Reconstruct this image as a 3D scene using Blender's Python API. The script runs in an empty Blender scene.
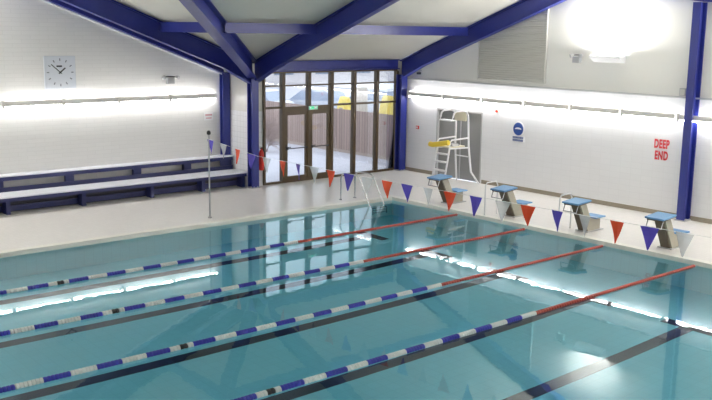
import bpy, bmesh, math, random
from mathutils import Vector, Matrix
random.seed(7)
S = bpy.context.scene
COL = S.collection

# ------------------------------------------------------------------ materials
def nmat(name):
    m = bpy.data.materials.new(name); m.use_nodes = True
    nt = m.node_tree; nt.nodes.clear()
    out = nt.nodes.new('ShaderNodeOutputMaterial')
    return m, nt, out

def pbr(name, col, rough=.5, metal=0.0, noise=0.0, nscale=8.0, bump=0.0, bscale=60.0, alpha=1.0, spec=.5):
    m, nt, out = nmat(name)
    b = nt.nodes.new('ShaderNodeBsdfPrincipled')
    b.inputs['Roughness'].default_value = rough
    b.inputs['Metallic'].default_value = metal
    b.inputs['Alpha'].default_value = alpha
    b.inputs['Specular IOR Level'].default_value = spec
    tc = nt.nodes.new('ShaderNodeTexCoord')
    if noise > 0:
        n = nt.nodes.new('ShaderNodeTexNoise'); n.inputs['Scale'].default_value = nscale; n.inputs['Detail'].default_value = 3
        nt.links.new(tc.outputs['Object'], n.inputs['Vector'])
        r = nt.nodes.new('ShaderNodeMix'); r.data_type = 'RGBA'
        r.inputs['A'].default_value = (*[c*(1-noise) for c in col], 1)
        r.inputs['B'].default_value = (*[min(1, c*(1+noise)) for c in col], 1)
        nt.links.new(n.outputs['Fac'], r.inputs['Factor'])
        nt.links.new(r.outputs['Result'], b.inputs['Base Color'])
    else:
        b.inputs['Base Color'].default_value = (*col, 1)
    if bump > 0:
        n2 = nt.nodes.new('ShaderNodeTexNoise'); n2.inputs['Scale'].default_value = bscale
        nt.links.new(tc.outputs['Object'], n2.inputs['Vector'])
        bp = nt.nodes.new('ShaderNodeBump'); bp.inputs['Strength'].default_value = bump; bp.inputs['Distance'].default_value = .01
        nt.links.new(n2.outputs['Fac'], bp.inputs['Height']); nt.links.new(bp.outputs['Normal'], b.inputs['Normal'])
    nt.links.new(b.outputs[0], out.inputs[0])
    return m

def tiled(name, col, mortar, bw, bh, axes, rough=.3, msize=.006, offset=0.0, bump=.3, noise=.03, upper=None, split=None):
    """brick / tile pattern; axes picks two object axes; upper = colour above height split"""
    m, nt, out = nmat(name)
    b = nt.nodes.new('ShaderNodeBsdfPrincipled'); b.inputs['Roughness'].default_value = rough
    tc = nt.nodes.new('ShaderNodeTexCoord'); sx = nt.nodes.new('ShaderNodeSeparateXYZ'); cx = nt.nodes.new('ShaderNodeCombineXYZ')
    nt.links.new(tc.outputs['Object'], sx.inputs[0])
    nt.links.new(sx.outputs[axes[0]], cx.inputs[0]); nt.links.new(sx.outputs[axes[1]], cx.inputs[1])
    br = nt.nodes.new('ShaderNodeTexBrick'); br.offset = offset; br.squash = 1
    br.inputs['Scale'].default_value = 1; br.inputs['Brick Width'].default_value = bw; br.inputs['Row Height'].default_value = bh
    br.inputs['Mortar Size'].default_value = msize; br.inputs['Mortar Smooth'].default_value = .2
    br.inputs['Color1'].default_value = (*[c*(1-noise) for c in col], 1); br.inputs['Color2'].default_value = (*col, 1)
    br.inputs['Mortar'].default_value = (*mortar, 1)
    nt.links.new(cx.outputs[0], br.inputs['Vector'])
    src = br.outputs['Color']
    if upper:
        g = nt.nodes.new('ShaderNodeMath'); g.operation = 'GREATER_THAN'; g.inputs[1].default_value = split
        nt.links.new(sx.outputs[2], g.inputs[0])
        mx = nt.nodes.new('ShaderNodeMix'); mx.data_type = 'RGBA'; mx.inputs['B'].default_value = (*upper, 1)
        nt.links.new(g.outputs[0], mx.inputs['Factor']); nt.links.new(src, mx.inputs['A']); src = mx.outputs['Result']
    nt.links.new(src, b.inputs['Base Color'])
    bp = nt.nodes.new('ShaderNodeBump'); bp.inputs['Strength'].default_value = bump; bp.inputs['Distance'].default_value = .004; bp.invert = True
    nt.links.new(br.outputs['Fac'], bp.inputs['Height']); nt.links.new(bp.outputs['Normal'], b.inputs['Normal'])
    nt.links.new(b.outputs[0], out.inputs[0])
    return m

def emis(name, col, st):
    m, nt, out = nmat(name); e = nt.nodes.new('ShaderNodeEmission')
    e.inputs[0].default_value = (*col, 1); e.inputs[1].default_value = st
    nt.links.new(e.outputs[0], out.inputs[0]); return m

def pane_mat(name, tint=(1, 1, 1)):
    m, nt, out = nmat(name)
    t = nt.nodes.new('ShaderNodeBsdfTransparent'); t.inputs[0].default_value = (*tint, 1)
    g = nt.nodes.new('ShaderNodeBsdfGlossy'); g.inputs['Roughness'].default_value = .02
    f = nt.nodes.new('ShaderNodeFresnel'); f.inputs['IOR'].default_value = 1.45
    mx = nt.nodes.new('ShaderNodeMixShader')
    nt.links.new(f.outputs[0], mx.inputs[0]); nt.links.new(t.outputs[0], mx.inputs[1]); nt.links.new(g.outputs[0], mx.inputs[2])
    nt.links.new(mx.outputs[0], out.inputs[0]); return m

def water_mat():
    m, nt, out = nmat('pool_water')
    g = nt.nodes.new('ShaderNodeBsdfGlass'); g.inputs['IOR'].default_value = 1.333; g.inputs['Roughness'].default_value = 0.0
    g.inputs['Color'].default_value = (.90, .985, 1.0, 1)
    tc = nt.nodes.new('ShaderNodeTexCoord')
    n = nt.nodes.new('ShaderNodeTexNoise'); n.inputs['Scale'].default_value = 2.2; n.inputs['Detail'].default_value = 2
    n2 = nt.nodes.new('ShaderNodeTexNoise'); n2.inputs['Scale'].default_value = .5; n2.inputs['Detail'].default_value = 1
    nt.links.new(tc.outputs['Object'], n.inputs['Vector']); nt.links.new(tc.outputs['Object'], n2.inputs['Vector'])
    bp = nt.nodes.new('ShaderNodeBump'); bp.inputs['Strength'].default_value = .035; bp.inputs['Distance'].default_value = .03
    bp2 = nt.nodes.new('ShaderNodeBump'); bp2.inputs['Strength'].default_value = .02; bp2.inputs['Distance'].default_value = .08
    nt.links.new(n.outputs['Fac'], bp.inputs['Height']); nt.links.new(n2.outputs['Fac'], bp2.inputs['Height'])
    nt.links.new(bp.outputs['Normal'], bp2.inputs['Normal']); nt.links.new(bp2.outputs['Normal'], g.inputs['Normal'])
    nt.links.new(g.outputs[0], out.inputs[0]); return m

BLUE = pbr('blue_gloss_paint', (.024, .034, .235), .32, noise=.06)
M = dict(
 blue=BLUE,
 wall_r=tiled('white_wall_tile', (.80, .80, .82), (.75, .75, .77), .30, .15, (1, 2), .28, .005, 0, .12, .02, upper=(.80, .79, .75), split=2.88),
 wall_l=tiled('painted_block_wall', (.72, .71, .70), (.66, .65, .64), .44, .1, (0, 2), .4, .006, .5, .5, .03),
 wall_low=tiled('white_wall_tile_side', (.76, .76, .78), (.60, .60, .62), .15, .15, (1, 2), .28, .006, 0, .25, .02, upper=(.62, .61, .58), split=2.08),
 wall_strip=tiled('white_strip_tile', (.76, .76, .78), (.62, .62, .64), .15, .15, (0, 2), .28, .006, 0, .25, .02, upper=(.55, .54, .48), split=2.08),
 ceiling=pbr('ceiling_board', (.62, .61, .55), .55, noise=.05, nscale=1.2),
 deck=tiled('deck_tile', (.79, .76, .735), (.72, .69, .665), .1, .1, (0, 1), .3, .004, 0, .2, .04),
 coping=pbr('coping_tile', (.84, .82, .76), .35, noise=.03),
 floor_tile=tiled('pool_floor_tile', (.225, .62, .745), (.19, .56, .68), .2, .2, (0, 1), .4, .006, 0, .1, .03),
 pool_side=tiled('pool_side_tile', (.48, .78, .84), (.42, .70, .76), .2, .2, (1, 2), .4, .006, 0, .1, .03),
 pool_side2=tiled('pool_side_tile_long', (.48, .78, .84), (.42, .70, .76), .2, .2, (0, 2), .4, .006, 0, .1, .03),
 line=pbr('black_line_tile', (.012, .016, .045), .4),
 base=pbr('skirting', (.30, .26, .20), .5, noise=.08),
 clock=pbr('clock_face', (.60, .63, .69), .35), tick=pbr('clock_mark', (.14, .15, .18), .5),
 white=pbr('white_gloss', (.80, .80, .82), .3),
 seat=pbr('white_seat', (.78, .79, .85), .3, noise=.03),
 bench=pbr('bench_navy', (.016, .022, .115), .4, noise=.08),
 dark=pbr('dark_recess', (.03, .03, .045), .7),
 grey=pbr('grey_plastic', (.45, .45, .46), .45),
 trunk=pbr('light_trunking', (.75, .73, .70), .45),
 lgrey=pbr('louvre_grey', (.66, .65, .61), .55),
 black=pbr('black_plastic', (.015, .015, .018), .4),
 wood=pbr('brown_stained_frame', (.085, .052, .020), .45, noise=.2, nscale=20),
 steel=pbr('stainless_tube', (.62, .62, .64), .22, metal=1),
 steel_dull=pbr('dull_steel_pole', (.42, .43, .45), .4, metal=.6),
 rope_blue=pbr('float_blue', (.035, .04, .42), .35),
 rope_white=pbr('float_white', (.78, .79, .78), .35),
 rope_red=pbr('float_red', (.42, .05, .03), .4),
 flag_red=pbr('pennant_red', (.80, .07, .012), .6),
 flag_blue=pbr('pennant_blue', (.09, .06, .50), .6),
 flag_white=pbr('pennant_white', (.80, .81, .84), .6, alpha=.45),
 block_blue=pbr('block_top_blue', (.13, .31, .56), .55, bump=.3, bscale=90),
 block_body=pbr('block_body', (.41, .38, .31), .55, noise=.07),
 block_dark=pbr('block_underside_and_shade', (.13, .10, .07), .6),
 red=pbr('red_paint', (.66, .03, .02), .35),
 redtxt=pbr('red_letter', (.62, .03, .045), .5),
 door=pbr('grey_door', (.27, .27, .265), .4, noise=.03),
 yellow=pbr('yellow_plastic', (.85, .62, .05), .5),
 sheet=pbr('yellow_sheet', (.92, .72, .18), .6, noise=.1),
 cream=pbr('cream_plastic', (.72, .66, .50), .5),
 signblue=pbr('sign_blue', (.02, .07, .30), .4),
 green=emis('exit_green', (.1, .70, .35), .5),
 tube=emis('lamp_tube', (1.0, .985, .96), 17.0),
 uplens=emis('uplight_lens', (1.0, .98, .95), 6.0),
 glass=pane_mat('window_glass', (.96, .98, .98)),
 water=water_mat(),
 fence=tiled('fence_boards', (.40, .29, .25), (.12, .08, .07), .14, 8.0, (1, 2), .8, .008, 0, .4, .22),
 fence_post=pbr('fence_post_wood', (.42, .34, .29), .8, noise=.15),
 paving=tiled('outside_paving', (.58, .57, .62), (.48, .47, .52), .6, .6, (0, 1), .8, .01, 0, .2, .05),
 twig=pbr('twig_brown', (.30, .22, .20), .8, noise=.2),
 car_a=pbr('car_paint_silver', (.62, .64, .70), .25, metal=.3),
 car_b=pbr('car_paint_white', (.80, .80, .82), .25),
 car_c=pbr('car_paint_blue', (.25, .32, .50), .25, metal=.2),
 car_glass=pbr('car_glass', (.35, .40, .50), .1),
 tyre=pbr('tyre', (.03, .03, .03), .8),
 brick=tiled('far_brick', (.50, .46, .46), (.62, .6, .6), .24, .08, (0, 2), .8, .01, .5, .3, .15),
 shutter=pbr('far_window_dark', (.16, .19, .25), .2),
)

# ------------------------------------------------------------------ builders
class B:
    def __init__(self): self.bm = bmesh.new()
    def box(self, x0, x1, y0, y1, z0, z1, rot=None, piv=None, bev=0.0):
        vs = [self.bm.verts.new((x, y, z)) for x in (x0, x1) for y in (y0, y1) for z in (z0, z1)]
        fs = [(0,1,3,2),(4,6,7,5),(0,4,5,1),(2,3,7,6),(0,2,6,4),(1,5,7,3)]
        faces = [self.bm.faces.new([vs[i] for i in f]) for f in fs]
        if bev > 0:
            es = list({e for f in faces for e in f.edges})
            r = bmesh.ops.bevel(self.bm, geom=es, offset=bev, segments=2, profile=.5, affect='EDGES')
            vs = list({v for f in r['faces'] for v in f.verts} | {v for v in vs if v.is_valid})
        if rot is not None:
            P = Vector(piv)
            for v in vs: v.co = rot @ (v.co - P) + P
        return self
    def prism(self, pts, plane, c0, c1):
        """extrude polygon pts (2D) ; plane 'xz','yz','xy' along the remaining axis from c0 to c1"""
        def mk(p, c):
            return {'xz': (p[0], c, p[1]), 'yz': (c, p[0], p[1]), 'xy': (p[0], p[1], c)}[plane]
        a = [self.bm.verts.new(mk(p, c0)) for p in pts]; b = [self.bm.verts.new(mk(p, c1)) for p in pts]
        n = len(pts)
        self.bm.faces.new(a); self.bm.faces.new(b[::-1])
        for i in range(n): self.bm.faces.new((a[i], b[i], b[(i+1) % n], a[(i+1) % n]))
        return self
    def tube(self, pts, r, seg=10, r2=None):
        pts = [Vector(p) for p in pts]; rings = []
        n = len(pts)
        up = Vector((0, 0, 1))
        d0 = (pts[1]-pts[0]).normalized()
        if abs(d0.dot(up)) > .95: up = Vector((1, 0, 0))
        a = d0.cross(up).normalized()
        for i, p in enumerate(pts):
            d = (pts[min(i+1, n-1)] - pts[max(i-1, 0)]).normalized()
            a = (a - d*a.dot(d)).normalized(); b = d.cross(a)
            rr = r if r2 is None else r + (r2-r)*i/(n-1)
            rings.append([self.bm.verts.new(p + (a*math.cos(t)+b*math.sin(t))*rr) for t in [2*math.pi*k/seg for k in range(seg)]])
        for i in range(n-1):
            for k in range(seg):
                self.bm.faces.new((rings[i][k], rings[i][(k+1) % seg], rings[i+1][(k+1) % seg], rings[i+1][k]))
        self.bm.faces.new(rings[0][::-1]); self.bm.faces.new(rings[-1])
        return self
    def lathe(self, prof, c=(0, 0, 0), axis='z', seg=16):
        rings = []
        for (r, h) in prof:
            ring = []
            for k in range(seg):
                t = 2*math.pi*k/seg; u, v = r*math.cos(t), r*math.sin(t)
                co = {'z': (u, v, h), 'x': (h, u, v), 'y': (u, h, v)}[axis]
                ring.append(self.bm.verts.new((c[0]+co[0], c[1]+co[1], c[2]+co[2])))
            rings.append(ring)
        for i in range(len(rings)-1):
            for k in range(seg):
                self.bm.faces.new((rings[i][k], rings[i][(k+1) % seg], rings[i+1][(k+1) % seg], rings[i+1][k]))
        self.bm.faces.new(rings[0][::-1]); self.bm.faces.new(rings[-1])
        return self
    def build(self, name, mat, parent=None, smooth=False):
        bmesh.ops.recalc_face_normals(self.bm, faces=self.bm.faces[:])
        me = bpy.data.meshes.new(name); self.bm.to_mesh(me); self.bm.free()
        if smooth:
            for p in me.polygons: p.use_smooth = True
            try: me.set_sharp_from_angle(angle=math.radians(40))
            except Exception: pass
        me.materials.append(M[mat] if isinstance(mat, str) else mat)
        o = bpy.data.objects.new(name, me); COL.objects.link(o)
        if parent:
            o.parent = parent
            o.matrix_parent_inverse = world(parent).inverted()
        return o

def world(o):
    m = Matrix.LocRotScale(o.location, o.rotation_euler, o.scale)
    if o.parent: m = world(o.parent) @ o.matrix_parent_inverse @ m
    return m
def tag(o, label, cat, group=None, kind=None):
    o['label'] = label; o['category'] = cat
    if group: o['group'] = group
    if kind: o['kind'] = kind
    return o
def struct(o): o['kind'] = 'structure'; return o
def thing(name, label, cat, loc=(0, 0, 0), group=None):
    o = bpy.data.objects.new(name, None); COL.objects.link(o); o.location = loc; o.empty_display_size = .2
    return tag(o, label, cat, group)
def sempty(name, loc=(0, 0, 0)):
    o = bpy.data.objects.new(name, None); COL.objects.link(o); o.location = loc; return struct(o)
def dup(root, loc, label=None):
    r = root.copy(); COL.objects.link(r); r.location = loc
    if label: r['label'] = label
    for ch in list(root.children):
        c = ch.copy(); COL.objects.link(c); c.parent = r; c.matrix_parent_inverse = ch.matrix_parent_inverse.copy()
        for g in list(ch.children):
            d = g.copy(); COL.objects.link(d); d.parent = c; d.matrix_parent_inverse = g.matrix_parent_inverse.copy()
    return r
def lbl(o, t): o['label'] = t; return o

# ------------------------------------------------------------------ dimensions
WR = 3.62       # right wall face (deep end)
WL = 4.55       # bench wall face
GY = 3.50       # glazed wall
XC, YC = -2.05, 3.42
XF, YN = -24.0, -19.5   # far shallow-end wall, wall behind the camera
PX0, PY0 = -20.3, -13.3
WZ = -.08
K = .37
def A(y):
    if y > YC: return 3.46 + .0
    d = YC - y
    if d <= 6.9: return 3.46 + K*d
    pk = 3.46 + K*6.9
    return max(pk - .14*(d-6.9), 5.45)
def Bh(x):
    if x > XC: return 0
    return 3.46 + K*min(XC-x, 7.6)
def H(x, y):
    return max(A(y), Bh(x)) if y <= YC else (Bh(x) if x <= XC else 3.46)

# ------------------------------------------------------------------ shell
# ceiling : grid aligned with the 45 degree valley
s = .5
bm = bmesh.new()
xs = [XC + i*s for i in range(-44, 12)] ; ys = [YC - j*s for j in range(-3, 46)]
vv = {}
for i, x in enumerate(xs):
    for j, y in enumerate(ys):
        if y > YC + .01 and x > XC + .01: continue
        vv[i, j] = bm.verts.new((x, y, H(x, y)))
for i in range(len(xs)-1):
    for j in range(len(ys)-1):
        q = [vv.get(k) for k in ((i, j), (i+1, j), (i+1, j+1), (i, j+1))]
        if None in q: continue
        bm.faces.new((q[0], q[1], q[3])); bm.faces.new((q[1], q[2], q[3]))
bmesh.ops.recalc_face_normals(bm, faces=bm.faces[:])
top = bmesh.ops.extrude_face_region(bm, geom=bm.faces[:])
for v in [g for g in top['geom'] if isinstance(g, bmesh.types.BMVert)]: v.co.z += .12
me = bpy.data.meshes.new('ceiling'); bm.normal_update(); bm.to_mesh(me); bm.free(); me.materials.append(M['ceiling'])
c = bpy.data.objects.new('ceiling', me); COL.objects.link(c); struct(c)

def wall_x(name, x, y0, y1, mat, th=.2, z0=-.02, holes=None, parent=None):
    """wall with face at x, thickness outward (+x if th>0), following the roof"""
    b = B(); n = max(2, int(abs(y1-y0)/.25)); hy = holes or []
    cuts = sorted(set([y0, y1] + [y0+(y1-y0)*i/n for i in range(n+1)] + [v for h in hy for v in h[:2]]))
    for a, c_ in zip(cuts[:-1], cuts[1:]):
        zb = z0; mid = (a+c_)/2
        for h in hy:
            if h[0] <= mid <= h[1]: zb = h[2]
        t0, t1 = H(x-.01 if th > 0 else x+.01, a), H(x-.01 if th > 0 else x+.01, c_)
        b.prism([(a, zb), (c_, zb), (c_, t1), (a, t0)], 'yz', x, x+th)
    o = b.build(name, mat, parent); bmw = bmesh.new(); bmw.from_mesh(o.data)
    bmesh.ops.remove_doubles(bmw, verts=bmw.verts[:], dist=1e-4); bmw.to_mesh(o.data); bmw.free()
    return o
def wall_y(name, y, x0, x1, mat, th=.2, z0=-.02, fn=None):
    b = B(); n = max(2, int(abs(x1-x0)/.25)); fn = fn or (lambda x: H(x, y))
    for i in range(n):
        a, c_ = x0+(x1-x0)*i/n, x0+(x1-x0)*(i+1)/n
        b.prism([(a, z0), (c_, z0), (c_, fn(c_)), (a, fn(a))], 'xz', y, y+th)
    o = b.build(name, mat); bmw = bmesh.new(); bmw.from_mesh(o.data)
    bmesh.ops.remove_doubles(bmw, verts=bmw.verts[:], dist=1e-4); bmw.to_mesh(o.data); bmw.free()
    return o
DY0, DY1, DZ = .12, 1.95, 2.06
struct(wall_x('wall_deep_end', WR, YN, GY+.1, 'wall_r', holes=[(DY0, DY1, DZ)]))
struct(wall_y('wall_bench_side', WL, XF, -2.17, 'wall_l'))
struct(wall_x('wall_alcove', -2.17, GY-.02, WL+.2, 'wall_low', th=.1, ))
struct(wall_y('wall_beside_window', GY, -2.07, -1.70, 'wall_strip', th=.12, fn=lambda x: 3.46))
struct(wall_x('wall_shallow_end', XF, YN, WL+.2, 'wall_r', th=-.2))
struct(wall_y('wall_gallery', YN, XF, WR+.2, 'wall_l', th=-.2))
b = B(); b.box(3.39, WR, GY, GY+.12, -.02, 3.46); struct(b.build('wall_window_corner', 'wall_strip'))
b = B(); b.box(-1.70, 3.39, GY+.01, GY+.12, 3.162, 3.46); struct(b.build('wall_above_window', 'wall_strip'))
b = B(); b.box(-2.07, WR+.2, YC, GY+.4, 3.461, 3.58); struct(b.build('ceiling_eaves', 'ceiling'))
# deck
b = B()
b.box(XF, WR, .15, GY+.12, -.1, 0); b.box(XF, -2.07, GY+.12, WL, -.1, 0)
b.box(.15, WR, PY0-.15, .15, -.1, 0)
b.box(XF, PX0-.15, PY0-.15, .15, -.1, 0); b.box(XF, WR, YN, PY0-.15, -.1, 0)
struct(b.build('floor', 'deck'))
# coping
for i_, a_ in enumerate(((PX0-.16, .16, -.03, .16), (-.03, .16, PY0+.03, -.03), (PX0-.16, .16, PY0-.16, PY0+.03), (PX0-.16, PX0+.03, PY0+.03, -.03))):
    b = B(); b.box(*a_, -.10, .012, bev=.008); struct(b.build('trim_%d' % (10+i_), 'coping'))
# pool basin
def zf(x): return -.08 - (1.85 if x > -4 else 1.85 + (x+4)*.042)
b = B(); xs_ = [0, -4, -8, -12, -16, PX0]
for a, c_ in zip(xs_[:-1], xs_[1:]):
    b.prism([(a, zf(a)), (c_, zf(c_)), (c_, zf(c_)-.2), (a, zf(a)-.2)], 'xz', PY0, 0)
pool = struct(b.build('floor_pool', 'floor_tile'))
for n_, m_, a_ in (('wall_pool_deep_end', 'pool_side', (0, .14, PY0, 0)), ('wall_pool_shallow_end', 'pool_side', (PX0-.14, PX0, PY0, 0)),
                   ('wall_pool_bench_side', 'pool_side2', (PX0, 0, 0, .14)), ('wall_pool_gallery_side', 'pool_side2', (PX0, 0, PY0-.14, PY0))):
    b = B(); b.box(*a_, -2.2, -.1); struct(b.build(n_, m_))
# black lane lines laid in the pool floor
lanes = [-1.41, -3.49, -5.57, -7.65, -9.70]
for i, y in enumerate(lanes):
    b = B(); pts = [-2.1, -4, -8, -12, -16, -18.3]
    for a, c_ in zip(pts[:-1], pts[1:]):
        b.prism([(a, zf(a)+.004), (c_, zf(c_)+.004), (c_, zf(c_)-.01), (a, zf(a)-.01)], 'xz', y-.125, y+.125)
    b.box(-2.1, -1.85, y-.5, y+.5, zf(-2)-.01, zf(-2)+.004)
    o = struct(b.build('trim_%d' % (i+2), 'line'))
# water
bm = bmesh.new(); vs = [bm.verts.new(p) for p in ((PX0, PY0, WZ), (0, PY0, WZ), (0, 0, WZ), (PX0, 0, WZ))]; bm.faces.new(vs)
me = bpy.data.meshes.new('pool_water'); bm.to_mesh(me); bm.free(); me.materials.append(M['water'])
w = bpy.data.objects.new('pool_water', me); COL.objects.link(w)
tag(w, 'still clear turquoise water filling the swimming pool', 'water', kind='stuff')

# skirtings
def bb(name, f): b = B(); f(b); struct(b.build(name, 'base'))
bb('baseboard_deep_end', lambda b: (b.box(WR-.015, WR, YN, DY0-.05, 0, .11), b.box(WR-.015, WR, DY1+.05, GY-.02, 0, .11)))
bb('baseboard_bench_side', lambda b: b.box(XF, -2.17, WL-.015, WL, 0, .1))
# ledge on the deep end wall
b = B(); b.box(WR-.05, WR, YN, 3.3, 2.86, 2.90); struct(b.build('trim_8', 'grey'))

# door in deep-end wall
d = sempty('door_1', (WR+.06, (DY0+DY1)/2, 0))
bx = B(); bx.box(WR+.07, WR+.12, DY0+.05, DY1-.05, .0, DZ-.05); bx.build('door_leaf', 'door', d)
bx = B(); bx.box(WR-.01, WR+.13, DY0, DY0+.05, 0, DZ); bx.box(WR-.01, WR+.13, DY1-.05, DY1, 0, DZ); bx.box(WR-.01, WR+.13, DY0+.05, DY1-.05, DZ-.05, DZ)
bx.build('door_frame', 'grey', d)
bx = B(); bx.box(WR+.05, WR+.07, 1.0, 1.03, 0.02, DZ-.06); bx.build('meeting_stile', 'grey', d)
bx = B(); bx.tube([(WR+.07, .92, 1.0), (WR+.03, .92, 1.0), (WR+.03, .80, 1.0)], .012); bx.build('door_handle', 'steel', d)

# ------------------------------------------------------------------ glazed screen
win = sempty('window_1', (.8, GY, 0))
mx = [-1.67, -1.01, -.09, .75, 1.63, 2.55, 3.37]
FZ0, FZ1 = .02, 3.16
def wbox(name, *a, parent=None, mat='wood'): q = B(); q.box(*a); return q.build(name, mat, parent or win)
wbox('sill_rail', -1.70, 3.38, GY-.03, GY+.05, .0, .06)
wbox('head_rail', -1.70, 3.38, GY-.03, GY+.05, FZ1-.05, FZ1)
for i, x in enumerate(mx):
    wd = .035 if i in (0, 6) else (.055 if i in (1, 2, 3) else .05)
    wbox('mullion', x-wd, x+wd, GY-.06, GY+.08, .06, FZ1-.05)
for a, c_ in zip(mx[:-1], mx[1:]):
    wbox('transom', a+.05, c_-.05, GY-.02, GY+.04, 2.745, 2.785)
for k, (a, c_) in enumerate(zip(mx[:-1], mx[1:])):
    if k in (1, 2): wbox('door_head', a+.05, c_-.05, GY-.04, GY+.05, 2.02, 2.17)
    else: wbox('transom', a+.05, c_-.05, GY-.03, GY+.04, 2.13, 2.19)
for k, (a, c_) in enumerate(zip(mx[:-1], mx[1:])):
    z0 = 2.15 if k in (1, 2) else .05
    wbox('pane', a+.03, c_-.03, GY+.008, GY+.014, z0, FZ1-.03, mat='glass')
for n, (a, c_, hx) in enumerate(((mx[1]+.055, mx[2]-.025, mx[1]+.13), (mx[2]+.025, mx[3]-.055, mx[2]+.10))):
    dr = sempty('door_%d' % (n+2), ((a+c_)/2, GY, 0))
    q = B(); q.box(a, a+.10, GY-.03, GY+.03, .06, 2.02); q.box(c_-.10, c_, GY-.03, GY+.03, .06, 2.02)
    q.box(a+.1, c_-.1, GY-.03, GY+.03, .06, .18); q.box(a+.1, c_-.1, GY-.03, GY+.03, 1.93, 2.02); q.build('door_frame', 'wood', dr)
    wbox('pane', a+.09, c_-.09, GY-.002, GY+.004, .17, 1.94, parent=dr, mat='glass')
    q = B(); q.tube([(hx-.04, GY-.03, 1.02), (hx-.04, GY-.08, 1.02), (hx+.1, GY-.08, 1.02)], .013); q.box(hx-.065, hx-.015, GY-.04, GY-.03, .93, 1.1)
    q.build('door_handle', 'black', dr)
    q = B(); q.tube([(a+.1, GY-.06, .98), (c_-.1, GY-.06, .98)], .014); q.box(a+.06, a+.1, GY-.075, GY-.03, .95, 1.01); q.box(c_-.1, c_-.06, GY-.075, GY-.03, .95, 1.01)
    q.build('push_bar', 'black', dr)
ex = thing('exit_sign', 'small green lit sign above the middle of the brown glazed double doors', 'sign', (-.03, GY-.07, 2.12))
q = B(); q.box(-.13, .19, GY-.075, GY-.061, 2.06, 2.16); q.build('sign_case', 'white', ex)
q = B(); q.box(-.12, .18, GY-.079, GY-.075, 2.07, 2.15); q.build('lit_panel', 'green', ex)
q = B(); q.prism([(-.10, 2.09), (-.02, 2.11), (-.10, 2.135)], 'xz', GY-.081, GY-.0785); q.build('arrow', 'white', ex)
q = B(); q.box(.06, .15, GY-.081, GY-.0785, 2.085, 2.145); q.build('pictogram', 'white', ex)

# ------------------------------------------------------------------ steelwork
def hcol(name, label, x, y, z1, flange='x', w=.2, dpt=.26, t=.03, z0=0.0):
    """H column; flanges perpendicular to axis 'flange'"""
    r = thing(name, label, 'column', (x, y, 0), 'blue steel columns')
    q = B()
    if flange == 'x':
        q.box(x-dpt/2, x-dpt/2+t, y-w/2, y+w/2, z0, z1); q.box(x+dpt/2-t, x+dpt/2, y-w/2, y+w/2, z0, z1); q.box(x-dpt/2+t, x+dpt/2-t, y-.012, y+.012, z0, z1)
    else:
        q.box(x-w/2, x+w/2, y-dpt/2, y-dpt/2+t, z0, z1); q.box(x-w/2, x+w/2, y+dpt/2-t, y+dpt/2, z0, z1); q.box(x-.012, x+.012, y-dpt/2+t, y+dpt/2-t, z0, z1)
    q.build('shaft', 'blue', r)
    q = B(); q.box(x-dpt/2-.012, x+dpt/2+.012, y-w/2-.03, y+w/2+.03, 0, .025)
    for sx_ in (-1, 1):
        for sy in (-1, 1): q.lathe([(.012, .025), (.012, .05)], (x+sx_*(dpt/2-.06), y+sy*(w/2+.012), 0), seg=8)
    q.build('base_plate', 'grey', r)
    return r
hcol('steel_column', 'blue steel column between the bench alcove and the glazed screen', XC-.08, YC-.08, 3.0, 'y', w=.22, dpt=.24)
hcol('steel_column', 'blue steel column in the corner between glazed screen and deep end wall', WR-.19, YC-.1, 3.0, 'y', w=.25, dpt=.24)
hcol('steel_column', 'tall blue steel column on the deep end wall beside the red lettering', WR-.15, -6.39, 5.06, 'x', w=.20, dpt=.28)
hcol('steel_column', 'blue steel column behind the right end of the tiered benches', -2.31, WL-.1, 3.12, 'y', w=.24, dpt=.16)

def haunched(name, label, bottom, top, plane, c, w=.2, t=.03):
    """steel rafter: web plate + bottom and top flange following polylines (lists of 2D points)"""
    r = thing(name, label, 'roof beam', {'yz': (c, bottom[0][0], bottom[0][1]), 'xz': (bottom[0][0], c, bottom[0][1])}[plane], 'blue steel roof beams')
    q = B(); q.prism(bottom + top[::-1], plane, c-.012, c+.012); q.build('web', 'blue', r)
    def fl(line, nm, sgn):
        q = B()
        for (a, b_) in zip(line[:-1], line[1:]):
            dx, dz = b_[0]-a[0], b_[1]-a[1]; L = math.hypot(dx, dz); nx, nz = -dz/L*t, dx/L*t
            if nz < 0: nx, nz = -nx, -nz
            nx *= sgn; nz *= sgn
            q.prism([a, b_, (b_[0]+nx, b_[1]+nz), (a[0]+nx, a[1]+nz)], plane, c-w/2, c+w/2)
        q.build(nm, 'blue', r)
    fl(bottom, 'lower_flange', 1); fl(top, 'upper_flange', -1)
    return r
def prof(d0, d1, sgn, o, dep=.46, base=2.86):
    """returns bottom and top polylines as function of distance d from eave; coordinate = o + sgn*d"""
    bot = [(o+sgn*d0, base), (o+sgn*1.0, 3.30)] + [(o+sgn*d, 3.295+K*(d-1.0)) for d in (2.0, 4.0, d1)]
    tp = [(o+sgn*d, 3.455+K*d-.02) for d in (d0, 1.0, 2.0, 4.0, d1)]
    tp[0] = (o+sgn*d0, 3.43)
    return bot, tp
bo, tp = prof(0.05, 6.9, -1, YC)
pk = 3.46+K*6.9
bo2, tp2 = bo + [(YC-9.9, 5.07), (YC-10.6, 5.03)], tp + [(YC-9.9, A(YC-9.9)-.02), (YC-10.6, 5.43)]
haunched('roof_beam', 'blue haunched rafter running up along the deep end wall over the louvre', bo2, tp2, 'yz', WR-.15)
haunched('roof_beam', 'blue rafter rising toward the viewer from the middle column', bo, tp, 'yz', XC+.02)
bo, tp = prof(0.15, 7.6, -1, XC)
haunched('roof_beam', 'deep dark blue rafter rising left over the front of the bench alcove', bo, tp, 'xz', YC)
bo, tp = prof(0.30, 7.6, -1, XC); bo[0] = (XC-.3, 3.10)
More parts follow.
